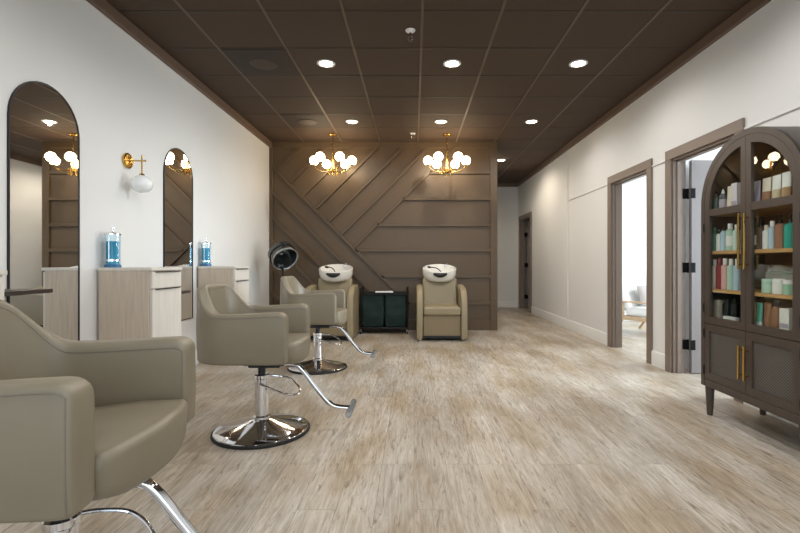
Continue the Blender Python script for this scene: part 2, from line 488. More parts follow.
# doors: casing, jamb, leaf
def door(n, d0, d1):
    e = sempty('door_%d' % n, (XR, (d0 + d1) / 2, 0)); h = (d1 - d0) / 2; cw = 0.09
    b = MB().m(M['casing'])
    for x0, x1 in ((-0.022, 0.0),):
        b.box(x0, x1, -h - cw, -h + 0.006, 0, DH - 0.006, 0.003, 1); b.box(x0, x1, h - 0.006, h + cw, 0, DH - 0.006, 0.003, 1)
        b.box(x0, x1, -h - cw, h + cw, DH - 0.006, DH + cw, 0.003, 1)
    b.build('casing', e)
    b = MB().m(M['casing']); t = 0.022
    b.box(0, WT, -h, -h + t, 0, DH - t); b.box(0, WT, h - t, h, 0, DH - t); b.box(0, WT, -h, h, DH - t, DH)
    s = 0.012
    b.box(0.035, 0.07, -h + t, -h + t + s, 0, DH - t); b.box(0.035, 0.07, h - t - s, h - t, 0, DH - t); b.box(0.035, 0.07, -h + t, h - t, DH - t - s, DH - t)
    b.build('jamb', e)
    return e, h, t
def leaf(e, h, t, ang, hinges=True, lite=True):
    # hinged at the far jamb, swings into the side room; local frame at hinge
    w = 2 * h - 2 * t - 0.006; hh = DH - t - 0.012
    R = Matrix.Translation((WT + 0.034, h - t, 0.008)) @ Matrix.Rotation(math.radians(ang), 4, 'Z')
    # closed leaf runs towards -y, its room face at x=0
    def bx(b, x0, x1, y0, y1, z0, z1, bev=0.0): b.box(x0, x1, y0, y1, z0, z1, bev, 1, R)
    b = MB().m(M['leafp'])
    st = 0.12
    bx(b, -0.04, 0, -w, -w + st, 0, hh); bx(b, -0.04, 0, -st, 0, 0, hh)
    bx(b, -0.04, 0, -w + st, -st, 0, 0.22); bx(b, -0.04, 0, -w + st, -st, hh - 0.12, hh); bx(b, -0.04, 0, -w + st, -st, 0.95, 1.07)
    bx(b, -0.028, -0.012, -w + st, -st, 0.22, hh - 0.12)
    l = b.build('leaf', e)
    b = MB().m(M['blackm'])
    for s in (0.004, -0.044):
        p = [R @ Vector((s + (0.05 if s > 0 else -0.05), -w + 0.06, 0.98)), R @ Vector((s, -w + 0.06, 0.98))]
        b.cyl(p[0], p[1], 0.012)
        b.cyl(p[0], R @ Vector((s + (0.05 if s > 0 else -0.05), -w + 0.17, 0.98)), 0.009)
        b.cyl(p[1], R @ Vector((s * 1.4, -w + 0.06, 0.98)), 0.026)
    b.build('lever_handle', l)
    for z in (0.28, 1.03, 1.75):
        b = MB().m(M['hingeb'])
        b.cyl((WT + 0.018, h - t - 0.004, z - 0.05), (WT + 0.018, h - t - 0.004, z + 0.05), 0.011, 12)
        b.box(WT - 0.03, WT + 0.02, h - t - 0.006, h - t - 0.0005, z - 0.048, z + 0.048)
        bx(b, -0.044, -0.0405, -0.035, 0.012, z - 0.048 - 0.008, z + 0.048 - 0.008)
        b.build('hinge', l)
e, h, t = door(1, *doors[0]); leaf(e, h, t, 91)
door(2, *doors[1])
e, h, t = door(3, *doors[2]); leaf(e, h, t, 62)

# ------------------------------------------------------------------ ceiling fixtures
def make_downlight(label):
    d = thing('downlight', label, 'ceiling light', (0, 0, H), 0, 'recessed ceiling downlights')
    b = MB().m(M['white']); b.lathe([(0.062, -0.001), (0.088, -0.001), (0.088, -0.006), (0.078, -0.010), (0.066, -0.008), (0.062, -0.003)], 28, cap=False); b.build('trim_ring', d)
    b = MB().m(M['lens']); b.lathe([(0.0, -0.004), (0.062, -0.004), (0.062, -0.001), (0.0, -0.001)], 28); b.build('lens', d)
    return d
lights = [(-0.855, 4.44, 'round white downlight left of the sprinkler, in the nearer ceiling row'),
          (0.37, 4.44, 'round white downlight in the nearer ceiling row, middle of its three'),
          (1.597, 4.44, 'round white downlight nearest the right wall in the nearer ceiling row'),
          (-0.85, 6.26, 'round white downlight just in front of the left chandelier'),
          (0.37, 6.26, 'round white downlight just in front of the right chandelier'),
          (1.61, 6.26, 'round white downlight in the farther row, right of both chandeliers'),
          (1.64, 8.60, 'lone round white downlight over the hall beyond the brown wall')]
proto = None
for x, y, lab in lights:
    if proto is None: proto = make_downlight(lab); proto.location = (x, y, H)
    else: dup(proto, (x, y, H), 0, lab)

def make_grille(label, loc):
    g = thing('ceiling_panel', label, 'ceiling panel', loc, 0, 'dark square ceiling panels with round covers')
    b = MB().m(M['dark']); b.box(-0.293, 0.293, -0.29, 0.29, -0.003, 0.0, 0.001, 1); b.build('panel', g)
    b = MB().m(M['dcover']); b.lathe([(0.0, -0.014), (0.10, -0.013), (0.125, -0.010), (0.132, -0.003), (0, -0.003)], 32); b.build('round_cover', g)
    return g
g = make_grille('dark square ceiling panel with round cover, nearer of the two', (-1.46, 4.435, H - 0.0045))
dup(g, (-1.46, 6.257, H - 0.0045), 0, 'dark square ceiling panel left of the left chandelier, farther of the two')

def make_sprinkler(label, loc):
    s = thing('fire_sprinkler', label, 'sprinkler', loc, 0, 'ceiling fire sprinklers')
    b = MB().m(M['white']); b.lathe([(0.0, 0), (0.042, 0), (0.040, -0.006), (0.025, -0.016), (0.0, -0.018)], 24); b.build('escutcheon', s)
    b = MB().m(M['chrome']); b.cyl((0, 0, -0.016), (0, 0, -0.05), 0.011, 14)
    for sg in (-1, 1): b.tube([(0.010 * sg, 0, -0.048), (0.020 * sg, 0, -0.065), (0.004 * sg, 0, -0.088)], 0.004, 8, smooth=4)
    b.lathe([(0.0, -0.088), (0.018, -0.088), (0.018, -0.091), (0.0, -0.091)], 16); b.build('sprinkler_head', s)
    return s
s = make_sprinkler('chrome fire sprinkler on the ceiling between the nearest downlights', (-0.03, 3.81, H - 0.001))
dup(s, (-0.02, 6.83, H - 0.001), 0, 'small fire sprinkler on the ceiling between the two chandeliers')

def make_chandelier(label, loc):
    c = thing('chandelier', label, 'chandelier', loc, 0, 'brass globe chandeliers')
    b = MB().m(M['brass']); b.lathe([(0, 0), (0.065, 0), (0.065, -0.018), (0.055, -0.026), (0, -0.027)], 28); b.build('canopy', c)
    b = MB().m(M['brass']); b.cyl((0, 0, -0.025), (0, 0, -0.46), 0.0075, 12); b.build('rod', c)
    b = MB().m(M['brass']); b.lathe([(0, -0.60), (0.012, -0.598), (0.016, -0.585), (0.032, -0.575), (0.032, -0.535), (0.020, -0.525), (0.015, -0.48), (0.015, -0.33), (0.020, -0.30), (0.014, -0.275), (0, -0.27)], 20)
    for k in range(6):
        a = math.radians(-60 * k + 30); b.cyl((0.062 * math.cos(a), 0.062 * math.sin(a), -0.515), (0.062 * math.cos(a), 0.062 * math.sin(a), -0.625), 0.0065, 10)
        b.cyl((0.02 * math.cos(a), 0.02 * math.sin(a), -0.555), (0.062 * math.cos(a), 0.062 * math.sin(a), -0.555), 0.0055, 8)
    b.build('hub', c)
    for k in range(6):
        a = math.radians(-60 * k); R_ = 0.285
        ca, sa = math.cos(a), math.sin(a)
        b = MB().m(M['brass'])
        b.tube([(0.03 * ca, 0.03 * sa, -0.550), (0.09 * ca, 0.09 * sa, -0.567), (0.17 * ca, 0.17 * sa, -0.563), (0.24 * ca, 0.24 * sa, -0.525), (R_ * ca, R_ * sa, -0.475)], 0.0062, 8, smooth=6)
        b.lathe([(0, -0.482), (0.022, -0.478), (0.03, -0.464), (0.0, -0.464)], 16, (R_ * ca, R_ * sa, 0))
        ar = b.build('arm', c)
        b = MB().m(M['globe']); b.ball((R_ * ca, R_ * sa, -0.400), 0.068); b.build('glass_globe', ar)
    return c
ch = make_chandelier('brass chandelier of six lit globes over the left shampoo chair', (-1.218, 6.87, H))
dup(ch, (0.496, 6.87, H), 0, 'brass chandelier of six lit globes over the right shampoo chair')

# ------------------------------------------------------------------ wall mirrors, sconce, stations
def arch_outline(hw, z0, zs, r, n=20):
    pts = [(-hw, z0), (hw, z0)]
    for k in range(n + 1):
        a = PI * k / n; pts.append((r * math.cos(a), zs + r * math.sin(a)))
    return pts
def make_mirror(label, y):
    # local: front faces -Y, rotated so that it faces +X in the room
    m = thing('arched_mirror', label, 'mirror', (XL, y, 0.50), PI / 2, 'arched wall mirrors')
    hw, zs = 0.277, 1.423
    b = MB().m(M['mframe'])
    b.band(arch_outline(hw, 0, zs, hw), arch_outline(hw - 0.008, 0.008, zs, hw - 0.008), -0.012, -0.001); b.build('frame', m)
    b = MB().m(M['mirror'])
    b.prism(arch_outline(hw - 0.0075, 0.0075, zs, hw - 0.0075), 1, -0.008, -0.002); b.build('glass', m, wn=False)
    return m
mm = make_mirror('tall arched mirror nearest the camera, left of the brass sconce', 2.880)
dup(mm, (XL, 4.50, 0.50), PI / 2, 'tall arched mirror right of the brass sconce, farther along the wall')

s = thing('wall_sconce', 'brass wall sconce with unlit white globe between the two mirrors', 'wall lamp', (XL, 3.69, 1.90))
b = MB().m(M['brass']); b.lathe([(0, 0.001), (0.063, 0.001), (0.063, 0.016), (0.055, 0.022), (0.02, 0.024), (0, 0.024)], 32, mtx=Matrix.Rotation(PI / 2, 4, 'Y')); b.build('backplate', s)
b = MB().m(M['brass']); b.cyl((0.02, 0, 0), (0.145, 0, 0), 0.006, 12); b.ball((0.148, 0, 0), 0.009, 12, 8); b.build('arm', s)
b = MB().m(M['brass']); b.cyl((0.118, 0.008, 0.045), (0.118, 0.008, -0.105), 0.006, 12); b.lathe([(0, -0.118), (0.022, -0.118), (0.018, -0.104), (0, -0.10)], 16, (0.118, 0.008, 0)); b.build('stem', s)
b = MB().m(M['opal']); b.ball((0.118, 0.008, -0.186), 0.080, 24, 16, 0.9); b.build('globe_shade', s)

def make_station(label, y0, dy):
    c = thing('station_cabinet', label, 'cabinet', (XL, y0, 0), 0, 'pale wood styling station cabinets')
    d = 0.408
    b = MB().m(M['veneer']); b.box(0.02, d - 0.02, 0, dy, 0.06, 1.018, 0.0015, 1); b.box(0.02, d - 0.05, 0.015, dy - 0.015, 0, 0.06); b.build('carcass', c)
    b = MB().m(M['veneerf']); b.box(0.017, d + 0.002, -0.003, dy + 0.003, 1.018, 1.040, 0.002, 1); b.build('top_panel', c)
    zz = [(0.885, 1.008), (0.30, 0.879), (0.07, 0.294)]
    for k, (a, e) in enumerate(zz):
        b = MB().m(M['veneerf']); b.box(d - 0.019, d, 0.012, dy - 0.012, a, e, 0.0015, 1)
        dr = b.build('drawer' if k < 2 else 'drawer', c)
        b = MB().m(M['blackm']); b.box(d - 0.004, d + 0.014, 0.05, dy - 0.05, e - 0.004, e + 0.0015, 0.001, 1); b.build('edge_pull', dr)
    return c
st = make_station('pale wood station cabinet at the left edge, beside the nearest chair', 1.71, 0.436)
dup(st, (XL, 3.33, 0), 0, 'pale wood station cabinet under the brass sconce')
dup(st, (XL, 4.87, 0), 0, 'pale wood station cabinet right of the second mirror')

def ledge(label, y0, y1, z):
    b = MB().m(M['shelfdark'])
    pts = [(0.02, 0), (0.26, 0), (0.262, y1 - y0 - 0.03), (0.25, y1 - y0), (0.02, y1 - y0)]
    b.prism(pts, 2, 0, 0.022)
    o = b.build('tool_shelf', None, (XL, y0, z), wn=False)
    return tag(o, label, 'shelf', 'dark wood shelves beside the station cabinets')
ledge('dark wood ledge in front of the nearest mirror, left edge of the photo', 2.15, 2.62, 0.905)
ledge('dark wood ledge at the far mirror, beside the cabinet under the sconce', 3.77, 4.235, 0.80)

def make_jar(label, x, y):
    j = thing('disinfectant_jar', label, 'jar', (x, y, 1.041), 0, 'blue disinfectant jars')
    b = MB().m(M['bluebase']); b.lathe([(0, 0), (0.056, 0), (0.056, 0.012), (0.047, 0.026), (0, 0.026)], 28); b.build('base', j)
    b = MB().m(M['bluel']); b.lathe([(0, 0.027), (0.0445, 0.027), (0.0445, 0.195), (0, 0.195)], 28); b.build('blue_liquid', j)
    b = MB().m(M['jarg']); b.lathe([(0.0485, 0.026), (0.050, 0.03), (0.050, 0.235), (0.0475, 0.24), (0.0475, 0.20)], 28, cap=False); b.build('glass_cylinder', j)
    b = MB().m(M['chrome']); b.lathe([(0, 0.240), (0.053, 0.240), (0.053, 0.250), (0.045, 0.258), (0.015, 0.266), (0.006, 0.270), (0.006, 0.285), (0.012, 0.288), (0.012, 0.297), (0, 0.299)], 28); b.build('lid', j)
    b = MB().m(M['chrome'])
    b.cyl((0, -0.0455, 0.04), (0, -0.0455, 0.236), 0.002, 8); b.cyl((0.0455, 0, 0.04), (0.0455, 0, 0.236), 0.002, 8)
    b.lathe([(0.044, 0.045), (0.0465, 0.045), (0.0465, 0.062), (0.044, 0.062)], 28, cap=False); b.build('basket', j)
    return j
jj = make_jar('blue disinfectant jar on the cabinet under the sconce', -2.247, 3.41)
dup(jj, (-2.25, 4.945, 1.041), 0, 'blue disinfectant jar on the far cabinet beside the second mirror')

# ------------------------------------------------------------------ styling chairs (facing +X)
def shell_sections():
    S = []   # (px, py, nx, ny, d_front, s)
    xa, ya, r = -0.11, 0.285, 0.19
    x_f = 0.238
    half = []
    for e in (0, 0.002, 0.006, 0.012, 0.02, 0.032, 0.048, 0.07, 0.12, 0.19, 0.24, 0.29, 0.33):
        half.append((x_f - e, -ya, 0, -1, e, e))
    La = x_f - xa
    for k in range(0, 13):
        a = -PI / 2 - (PI / 2) * k / 12
        half.append((xa + r * math.cos(a), -(ya - r) + r * math.sin(a), math.cos(a), math.sin(a), La, La + r * (PI / 2) * k / 12))
    for k in range(1, 4):
        half.append((xa - r, -(ya - r) * (1 - k / 4), -1, 0, La, La + r * PI / 2 + (ya - r) * k / 4))
    mid = (xa - r, 0, -1, 0, La, La + r * PI / 2 + ya - r)
    full = half + [mid] + [(p[0], -p[1], p[2], -p[3], p[4], p[5]) for p in reversed(half)]
    return full, La
def arm_top(s, La):
    return 0.788 - 0.012 * sstep(0.0, La, s) + 0.164 * sstep(La + 0.04, La + 0.26, s)
def make_chair(label):
    c = thing('styling_chair', label, 'chair', (0, 0, 0), 0, 'taupe salon styling chairs')
    full, La = shell_sections()
    rings = []
    pipe_o, pipe_i = [], []
    for (px, py, nx, ny, e, s_) in full:
        R_ = 0.045; R2 = 0.014
        q = R_ - math.sqrt(max(0, R_ * R_ - (R_ - e) ** 2)) if e < R_ else 0
        q2 = R2 - math.sqrt(max(0, R2 * R2 - (R2 - e) ** 2)) if e < R2 else 0
        zt = arm_top(s_, La) - q * 0.9; zb = 0.490 + q * 0.3
        back = sstep(La - 0.05, La + 0.3, s_)
        t = 0.044 - q2 * 0.9
        ti = t + 0.012 * back
        prof = []
        r = 0.015
        prof += [(t - 0.012, zb), (t - 0.003, zb + 0.004), (t, zb + 0.014), (t + 0.006, zb + (zt - zb) * 0.45), (t, zt - r)]
        for k in range(1, 5):
            a = PI / 2 * k / 4; prof.append((t - r + r * math.cos(a), zt - r + r * math.sin(a)))
        rt = 0.022
        lean = 0.030 * back
        prof += [(-t + rt + lean, zt + 0.001)]
        for k in range(1, 5):
            a = PI / 2 * k / 4; prof.append((-t + rt - rt * math.sin(a) + lean, zt - rt + rt * math.cos(a)))
        prof += [(-ti, zb + (zt - zb) * 0.4), (-ti, zb + 0.012), (-ti + 0.012, zb)]
        rings.append([Vector((px + nx * o, py + ny * o, z)) for o, z in prof])
        if e > 0.010:
            o = t + 0.0015; pipe_o.append(Vector((px + nx * o, py + ny * o, zt - r - 0.004)))
            o = -t + lean - 0.0005; pipe_i.append(Vector((px + nx * o, py + ny * o, zt - rt - 0.006)))
    b = MB().m(M['leather']); b.loft(rings); b.build('upholstered_shell', c, sharp=50, wn=False)
    b = MB().m(M['pipe'])
    p0, p1 = pipe_o[0], pipe_o[-1]
    path = [Vector((p0.x, p0.y, 0.505)), Vector((p0.x + 0.002, p0.y - .004, 0.62)), Vector((p0.x, p0.y, 0.74))] + pipe_o + [Vector((p1.x, p1.y, 0.74)), Vector((p1.x + 0.002, p1.y + .004, 0.62)), Vector((p1.x, p1.y, 0.505))]
    b.tube(path, 0.0018, 6)
    p0, p1 = pipe_i[0], pipe_i[-1]
    b.tube([Vector((p0.x, p0.y, 0.60))] + pipe_i + [Vector((p1.x, p1.y, 0.60))], 0.0018, 6)
    b.build('piping', c, wn=False)
    # seat cushion
    rings = []
    ny_ = 20
    for j in range(ny_ + 1):
        y = -0.238 + 0.476 * j / ny_
        w = abs(y) / 0.238
        edge = 0.018 * max(0, (w - 0.88) / 0.12) ** 2
        xf = 0.298 - 0.052 * w * w - edge
        zt = 0.592 + 0.014 * (1 - w * w) - edge; zb = 0.455 + 0.035 * w ** 4 + edge
        xb = -0.262 + 0.10 * max(0, (w - 0.45) / 0.55) ** 2
        pr = [(xb, zb), (xb, zt - 0.045), (-0.1, zt - 0.028), (xf - 0.14, zt - 0.001)]
        for k in range(0, 6):
            a = PI / 2 * k / 5; pr.append((xf - 0.022 + 0.022 * math.sin(a), zt - 0.022 + 0.022 * math.cos(a)))
        for k in range(0, 4):
            a = PI / 2 * k / 3; pr.append((xf - 0.004 - 0.045 + 0.045 * math.cos(a), zb + 0.035 - 0.035 * math.sin(a)))
        rings.append([Vector((p[0], y, p[1])) for p in pr])
    b = MB().m(M['leather']); b.loft(rings); b.build('seat_cushion', c, sharp=60, wn=False)
    b = MB().m(M['black']); b.box(-0.08, 0.17, -0.11, 0.11, 0.440, 0.456, 0.004, 1); b.box(-0.07, 0.13, -0.06, 0.06, 0.415, 0.442, 0.006, 1); b.build('seat_bracket', c)
    b = MB().m(M['black']); b.cyl((0, 0, 0.29), (0, 0, 0.418), 0.024, 20); b.build('piston', c)
    b = MB().m(M['chrome']); b.lathe([(0.0, 0.085), (0.052, 0.085), (0.052, 0.10), (0.043, 0.108), (0.043, 0.338), (0.047, 0.342), (0.047, 0.362), (0.038, 0.37), (0, 0.37)], 32); b.build('hydraulic_column', c)
    b = MB().m(M['chrome']); b.lathe([(0, 0.012), (0.291, 0.012), (0.291, 0.018), (0.284, 0.025), (0.24, 0.037), (0.18, 0.052), (0.11, 0.070), (0.07, 0.082), (0.052, 0.088), (0, 0.088)], 64)
    ba = b.build('base', c, sharp=60)
    b = MB().m(M['rubber']); b.lathe([(0, 0), (0.297, 0), (0.301, 0.004), (0.301, 0.012), (0.295, 0.019), (0.284, 0.020), (0, 0.013)], 64); b.build('rubber_rim', ba)
    b = MB().m(M['chrome'])
    b.tube([(0.02, 0, 0.425), (0.12, 0, 0.428), (0.20, 0, 0.425), (0.25, 0, 0.400), (0.355, 0, 0.265), (0.425, 0, 0.185), (0.475, 0, 0.156), (0.565, 0, 0.146)], 0.0165, 14, smooth=6)
    f = b.build('footrest', c)
    b = MB().m(M['silver']); b.tube([(0.57, -0.145, 0.146), (0.57, 0.145, 0.146)], 0.017, 14)
    for k in range(-6, 7): b.lathe([(0.0, -0.006), (0.0195, -0.006), (0.0195, 0.006), (0.0, 0.006)], 14, mtx=Matrix.Translation((0.57, k * 0.021, 0.146)) @ Matrix.Rotation(PI / 2, 4, 'X'))
    b.build('foot_bar', f)
    b = MB().m(M['chrome'])
    b.tube([(0.0, 0.045, 0.340), (0.06, 0.075, 0.335), (0.15, 0.085, 0.318), (0.225, 0.05, 0.268), (0.235, -0.03, 0.245), (0.17, -0.085, 0.262), (0.08, -0.075, 0.292), (0.0, -0.045, 0.310)], 0.0065, 10, smooth=6)
    b.build('pump_lever', c)
    return c
c1 = make_chair('taupe salon chair in the left foreground, cropped by the frame')
c1.location = (-0.99, 1.285, 0.0); c1.rotation_euler = (0, 0, math.radians(4))
dup(c1, (-0.972, 2.92, 0), math.radians(0.5), 'taupe salon chair in the middle of the row, whole round base in view')
dup(c1, (-0.985, 4.68, 0), math.radians(0), 'taupe salon chair farthest along the row, before the hood dryer')
for ch in c1.children:          # the nearest chair is pumped up a little
    if ch.name.split('.')[0] in ('upholstered_shell', 'piping', 'seat_cushion', 'seat_bracket', 'piston', 'footrest'): ch.location.z = 0.028

# ------------------------------------------------------------------ shampoo units (front towards -Y)
def make_shampoo(label):
    c = thing('shampoo_unit', label, 'shampoo chair', (0, 0, 0), 0, 'backwash shampoo chairs with basins')
    L2 = M['leather2']
    for sg in (-1, 1):
        rings = []
        xin, xout = 0.262 * sg, 0.348 * sg
        prof = [(0.02, 0.03), (0.0, 0.09), (-0.004, 0.30), (0.010, 0.50), (0.06, 0.625), (0.15, 0.70), (0.28, 0.735), (0.45, 0.752), (0.62, 0.756), (0.68, 0.74), (0.70, 0.70), (0.70, 0.03)]
        cy, cz = 0.35, 0.38
        for t, k in ((0, 0.955), (0.06, 0.985), (0.2, 1.0), (0.8, 1.0), (0.94, 0.985), (1, 0.955)):
            x = xin + (xout - xin) * t
            rings.append([Vector((x, cy + (y - cy) * k, cz + (z - cz) * k + (0.0 if z > 0.1 else 0.0))) for y, z in prof])
        b = MB().m(L2); b.loft(rings); b.build('armrest', c, sharp=50)
    b = MB().m(L2); b.box(-0.258, 0.258, 0.0, 0.60, 0.355, 0.478, 0.035, 4); b.build('seat_cushion', c)
    R_ = Matrix.Translation((0, 0.50, 0.44)) @ Matrix.Rotation(math.radians(-17), 4, 'X')
    b = MB().m(L2); b.box(-0.256, 0.256, 0.0, 0.11, 0, 0.445, 0.03, 3, R_); b.build('backrest', c)
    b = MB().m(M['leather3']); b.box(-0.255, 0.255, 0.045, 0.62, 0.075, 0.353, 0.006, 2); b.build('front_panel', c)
    b = MB().m(M['black']); b.box(-0.27, 0.27, 0.09, 0.95, 0.03, 0.075, 0.004, 1); b.build('plinth', c)
    for sx in (-1, 1):
        for y in (0.05, 0.66):
            b = MB().m(M['chrome']); b.lathe([(0, 0), (0.024, 0), (0.024, 0.012), (0.016, 0.02), (0.016, 0.045), (0, 0.045)], 16, (0.30 * sx, y, 0)); b.build('foot', c)
    b = MB().m(L2); b.box(-0.20, 0.20, 0.71, 0.98, 0.075, 0.825, 0.02, 2); b.build('pedestal', c)
    # ceramic bowl, tipped towards the sitter
    T = Matrix.Translation((0, 0.72, 0.915)) @ Matrix.Rotation(math.radians(13), 4, 'X')
    outer = [(0.0, -0.085), (0.17, -0.083), (0.225, -0.07), (0.249, -0.030), (0.257, 0.02), (0.258, 0.075), (0.254, 0.088), (0.243, 0.091), (0.232, 0.082), (0.222, 0.04), (0.20, -0.01), (0.15, -0.045), (0.07, -0.06), (0.0, -0.062)]
    b = MB().m(M['ceramic']); b.lathe(outer, 40, sx=1.0, sy=1.02, mtx=T); bo = b.build('basin', c, sharp=60)
    b = MB().m(M['black'])
    rings = []
    for k in range(9):
        t = -1 + 2 * k / 8; x = 0.10 * t; d = 0.036 * (1 - 0.55 * t * t)
        yy = 0.72 - 0.262 + 0.02 * t * t
        zc = 0.895 + 0.022 * t * t
        rings.append([Vector((x, yy - 0.012 + 0.026 * math.cos(a), zc + d * math.sin(a))) for a in [2 * PI * q / 10 for q in range(10)]])
    b.loft(rings); b.build('neck_rest', bo)
    b = MB().m(M['black'])
    b.tube([(0.02, 0.48, 0.925), (0.0, 0.56, 0.965), (-0.05, 0.66, 1.0), (-0.10, 0.74, 1.01), (-0.14, 0.76, 1.012)], 0.008, 8, smooth=5)
    b.tube([(-0.13, 0.76, 1.010), (-0.175, 0.77, 1.018)], 0.016, 10)
    b.build('spray_hose', bo)
    b = MB().m(M['chrome'])
    b.cyl((0.11, 0.91, 1.005), (0.11, 0.91, 1.055), 0.018, 16); b.tube([(0.11, 0.91, 1.05), (0.11, 0.86, 1.066), (0.11, 0.80, 1.05)], 0.009, 10, smooth=5)
    b.tube([(0.11, 0.91, 1.055), (0.14, 0.90, 1.07)], 0.006, 8)
    b.build('faucet', bo)
    return c
s1 = make_shampoo('beige shampoo chair with white basin right of the dark green cart')
s1.location = (0.385, 6.235, 0)
dup(s1, (-1.185, 6.235, 0), 0, 'beige shampoo chair with white basin behind the farthest styling chair')

# ------------------------------------------------------------------ laundry cart
c = thing('laundry_cart', 'black wheeled cart with dark green bags between the shampoo chairs', 'cart', (-0.455, 7.10, 0))
b = MB().m(M['blackm'])
hw, hd = 0.355, 0.17
for sx in (-1, 1):
    for sy in (-1, 1): b.cyl((hw * sx, hd * sy, 0.07), (hw * sx, hd * sy, 0.70), 0.012, 12)
    for z in (0.09, 0.665): b.cyl((hw * sx, -hd, z), (hw * sx, hd, z), 0.011, 10)
for sy in (-1, 1):
    for z in (0.09, 0.60): b.cyl((-hw, hd * sy, z), (hw, hd * sy, z), 0.011, 10)
b.cyl((0, -hd, 0.60), (0, hd, 0.60), 0.010, 10)
b.box(-hw, hw, -hd, hd, 0.083, 0.097)
b.build('frame', c)
def bag(x0, x1):
    rings = []
    n = 10
    for k in range(n + 1):
        t = k / n; z = 0.108 + 0.495 * t
        bul = 0.013 * math.sin(PI * t) - 0.012 * (1 - t) ** 3
        pinch = -0.012 * math.exp(-((t - 0.52) / 0.05) ** 2)
        ring = []
        m = 28
        for q in range(m):
            a = 2 * PI * q / m
            sx = math.copysign(abs(math.cos(a)) ** 0.22, math.cos(a)); sy = math.copysign(abs(math.sin(a)) ** 0.22, math.sin(a))
            w = 0.007 * math.sin(5 * a + 9 * t) * (1 - t * 0.7)
            ring.append(Vector(((x0 + x1) / 2 + sx * ((x1 - x0) / 2 - 0.010 + bul * 0.6 + w * 0.3), sy * (0.148 + bul + pinch + w), z)))
        rings.append(ring)
    top = [Vector((p.x * 0.0 + (x0 + x1) / 2 + (p.x - (x0 + x1) / 2) * 0.93, p.y * 0.9, p.z)) for p in rings[-1]]
    inn = [Vector((p.x, p.y, 0.30)) for p in top]
    bb = MB().m(M['green']); bb.loft(rings + [top, inn]); bb.build('bag', c, sharp=60)
bag(-0.352, 0.006); bag(-0.006 + 0.01, 0.352)
b = MB().m(M['white']); b.box(-0.13, 0.14, -0.192, -0.176, 0.628, 0.652, 0.003, 1); b.build('label_strip', c)['label'] = 'white strip along the top rail'
b = MB().m(M['blackm']); b.cyl((-hw, -hd - 0.006, 0.64), (hw, -hd - 0.006, 0.64), 0.009, 10); b.build('handle_rail', c)
for sx in (-1, 1):
    for sy in (-1, 1):
        x, y = hw * sx, hd * sy
        b = MB().m(M['silver']); b.cyl((x, y, 0.05), (x, y, 0.075), 0.012, 12); b.box(x - 0.016, x - 0.012, y - 0.015, y + 0.015, 0.02, 0.055); b.box(x + 0.012, x + 0.016, y - 0.015, y + 0.015, 0.02, 0.055); b.box(x - 0.016, x + 0.016, y - 0.015, y + 0.015, 0.05, 0.055)
        k = b.build('caster', c)
        b = MB().m(M['rubber']); b.cyl((x - 0.011, y, 0.0255), (x + 0.011, y, 0.0255), 0.025, 20); b.build('wheel', k)

# ------------------------------------------------------------------ hood dryer
c = thing('hood_dryer', 'black hooded hair dryer on a stand in the left back corner', 'hair dryer', (-1.90, 6.62, 0), math.radians(42))
b = MB().m(M['blackm'])
for k in range(5):
    a = 2 * PI * k / 5 + 0.3
    b.tube([(0.02 * math.cos(a), 0.02 * math.sin(a), 0.085), (0.26 * math.cos(a), 0.26 * math.sin(a), 0.055)], 0.014, 10)
b.lathe([(0, 0.06), (0.035, 0.06), (0.035, 0.12), (0.02, 0.13), (0, 0.13)], 16)
ba = b.build('star_base', c)
for k in range(5):
    a = 2 * PI * k / 5 + 0.3; x, y = 0.26 * math.cos(a), 0.26 * math.sin(a)
    b = MB().m(M['rubber']); b.cyl((x - 0.012, y, 0.0245), (x + 0.012, y, 0.0245), 0.024, 16); b.cyl((x, y, 0.03), (x, y, 0.06), 0.008, 8); b.build('caster', ba)
b = MB().m(M['blackm']); b.cyl((0, 0, 0.10), (0, 0, 0.75), 0.016, 14); b.cyl((0, 0, 0.74), (0, 0, 1.01), 0.011, 14); b.build('pole', c)
b = MB().m(M['black']); b.lathe([(0, 0.72), (0.026, 0.72), (0.026, 0.76), (0, 0.76)], 16); b.tube([(0.026, 0, 0.74), (0.06, 0, 0.74)], 0.01, 8); b.build('height_clamp', c)
T = Matrix.Translation((0, 0.02, 1.20)) @ Matrix.Rotation(math.radians(125), 4, 'X')
# dome opens along local +Z of T which points towards the front and down
dome = [(0.0, -0.185), (0.07, -0.175), (0.125, -0.14), (0.165, -0.08), (0.182, 0.0), (0.186, 0.07), (0.182, 0.10), (0.174, 0.10), (0.168, 0.06), (0.16, 0.0), (0.14, -0.07), (0.10, -0.12), (0.05, -0.15), (0.0, -0.157)]
b = MB().m(M['smoke']); b.lathe(dome, 36, mtx=T); ho = b.build('hood', c, sharp=60)
b = MB().m(M['silver']); b.lathe([(0.183, 0.098), (0.192, 0.103), (0.192, 0.125), (0.18, 0.130), (0.172, 0.118), (0.172, 0.10)], 36, mtx=T, cap=False); b.build('rim', ho)
b = MB().m(M['smoke']); b.lathe([(0.184, -0.05), (0.196, -0.05), (0.198, 0.02), (0.190, 0.02)], 36, mtx=T, cap=False); b.build('vent_ring', ho)
b = MB().m(M['black']); b.box(-0.05, 0.05, 0.05, 0.15, 0.985, 1.06, 0.015, 2); b.cyl((0, 0.0, 0.99), (0, 0.08, 1.02), 0.022, 14); b.build('motor_housing', c)

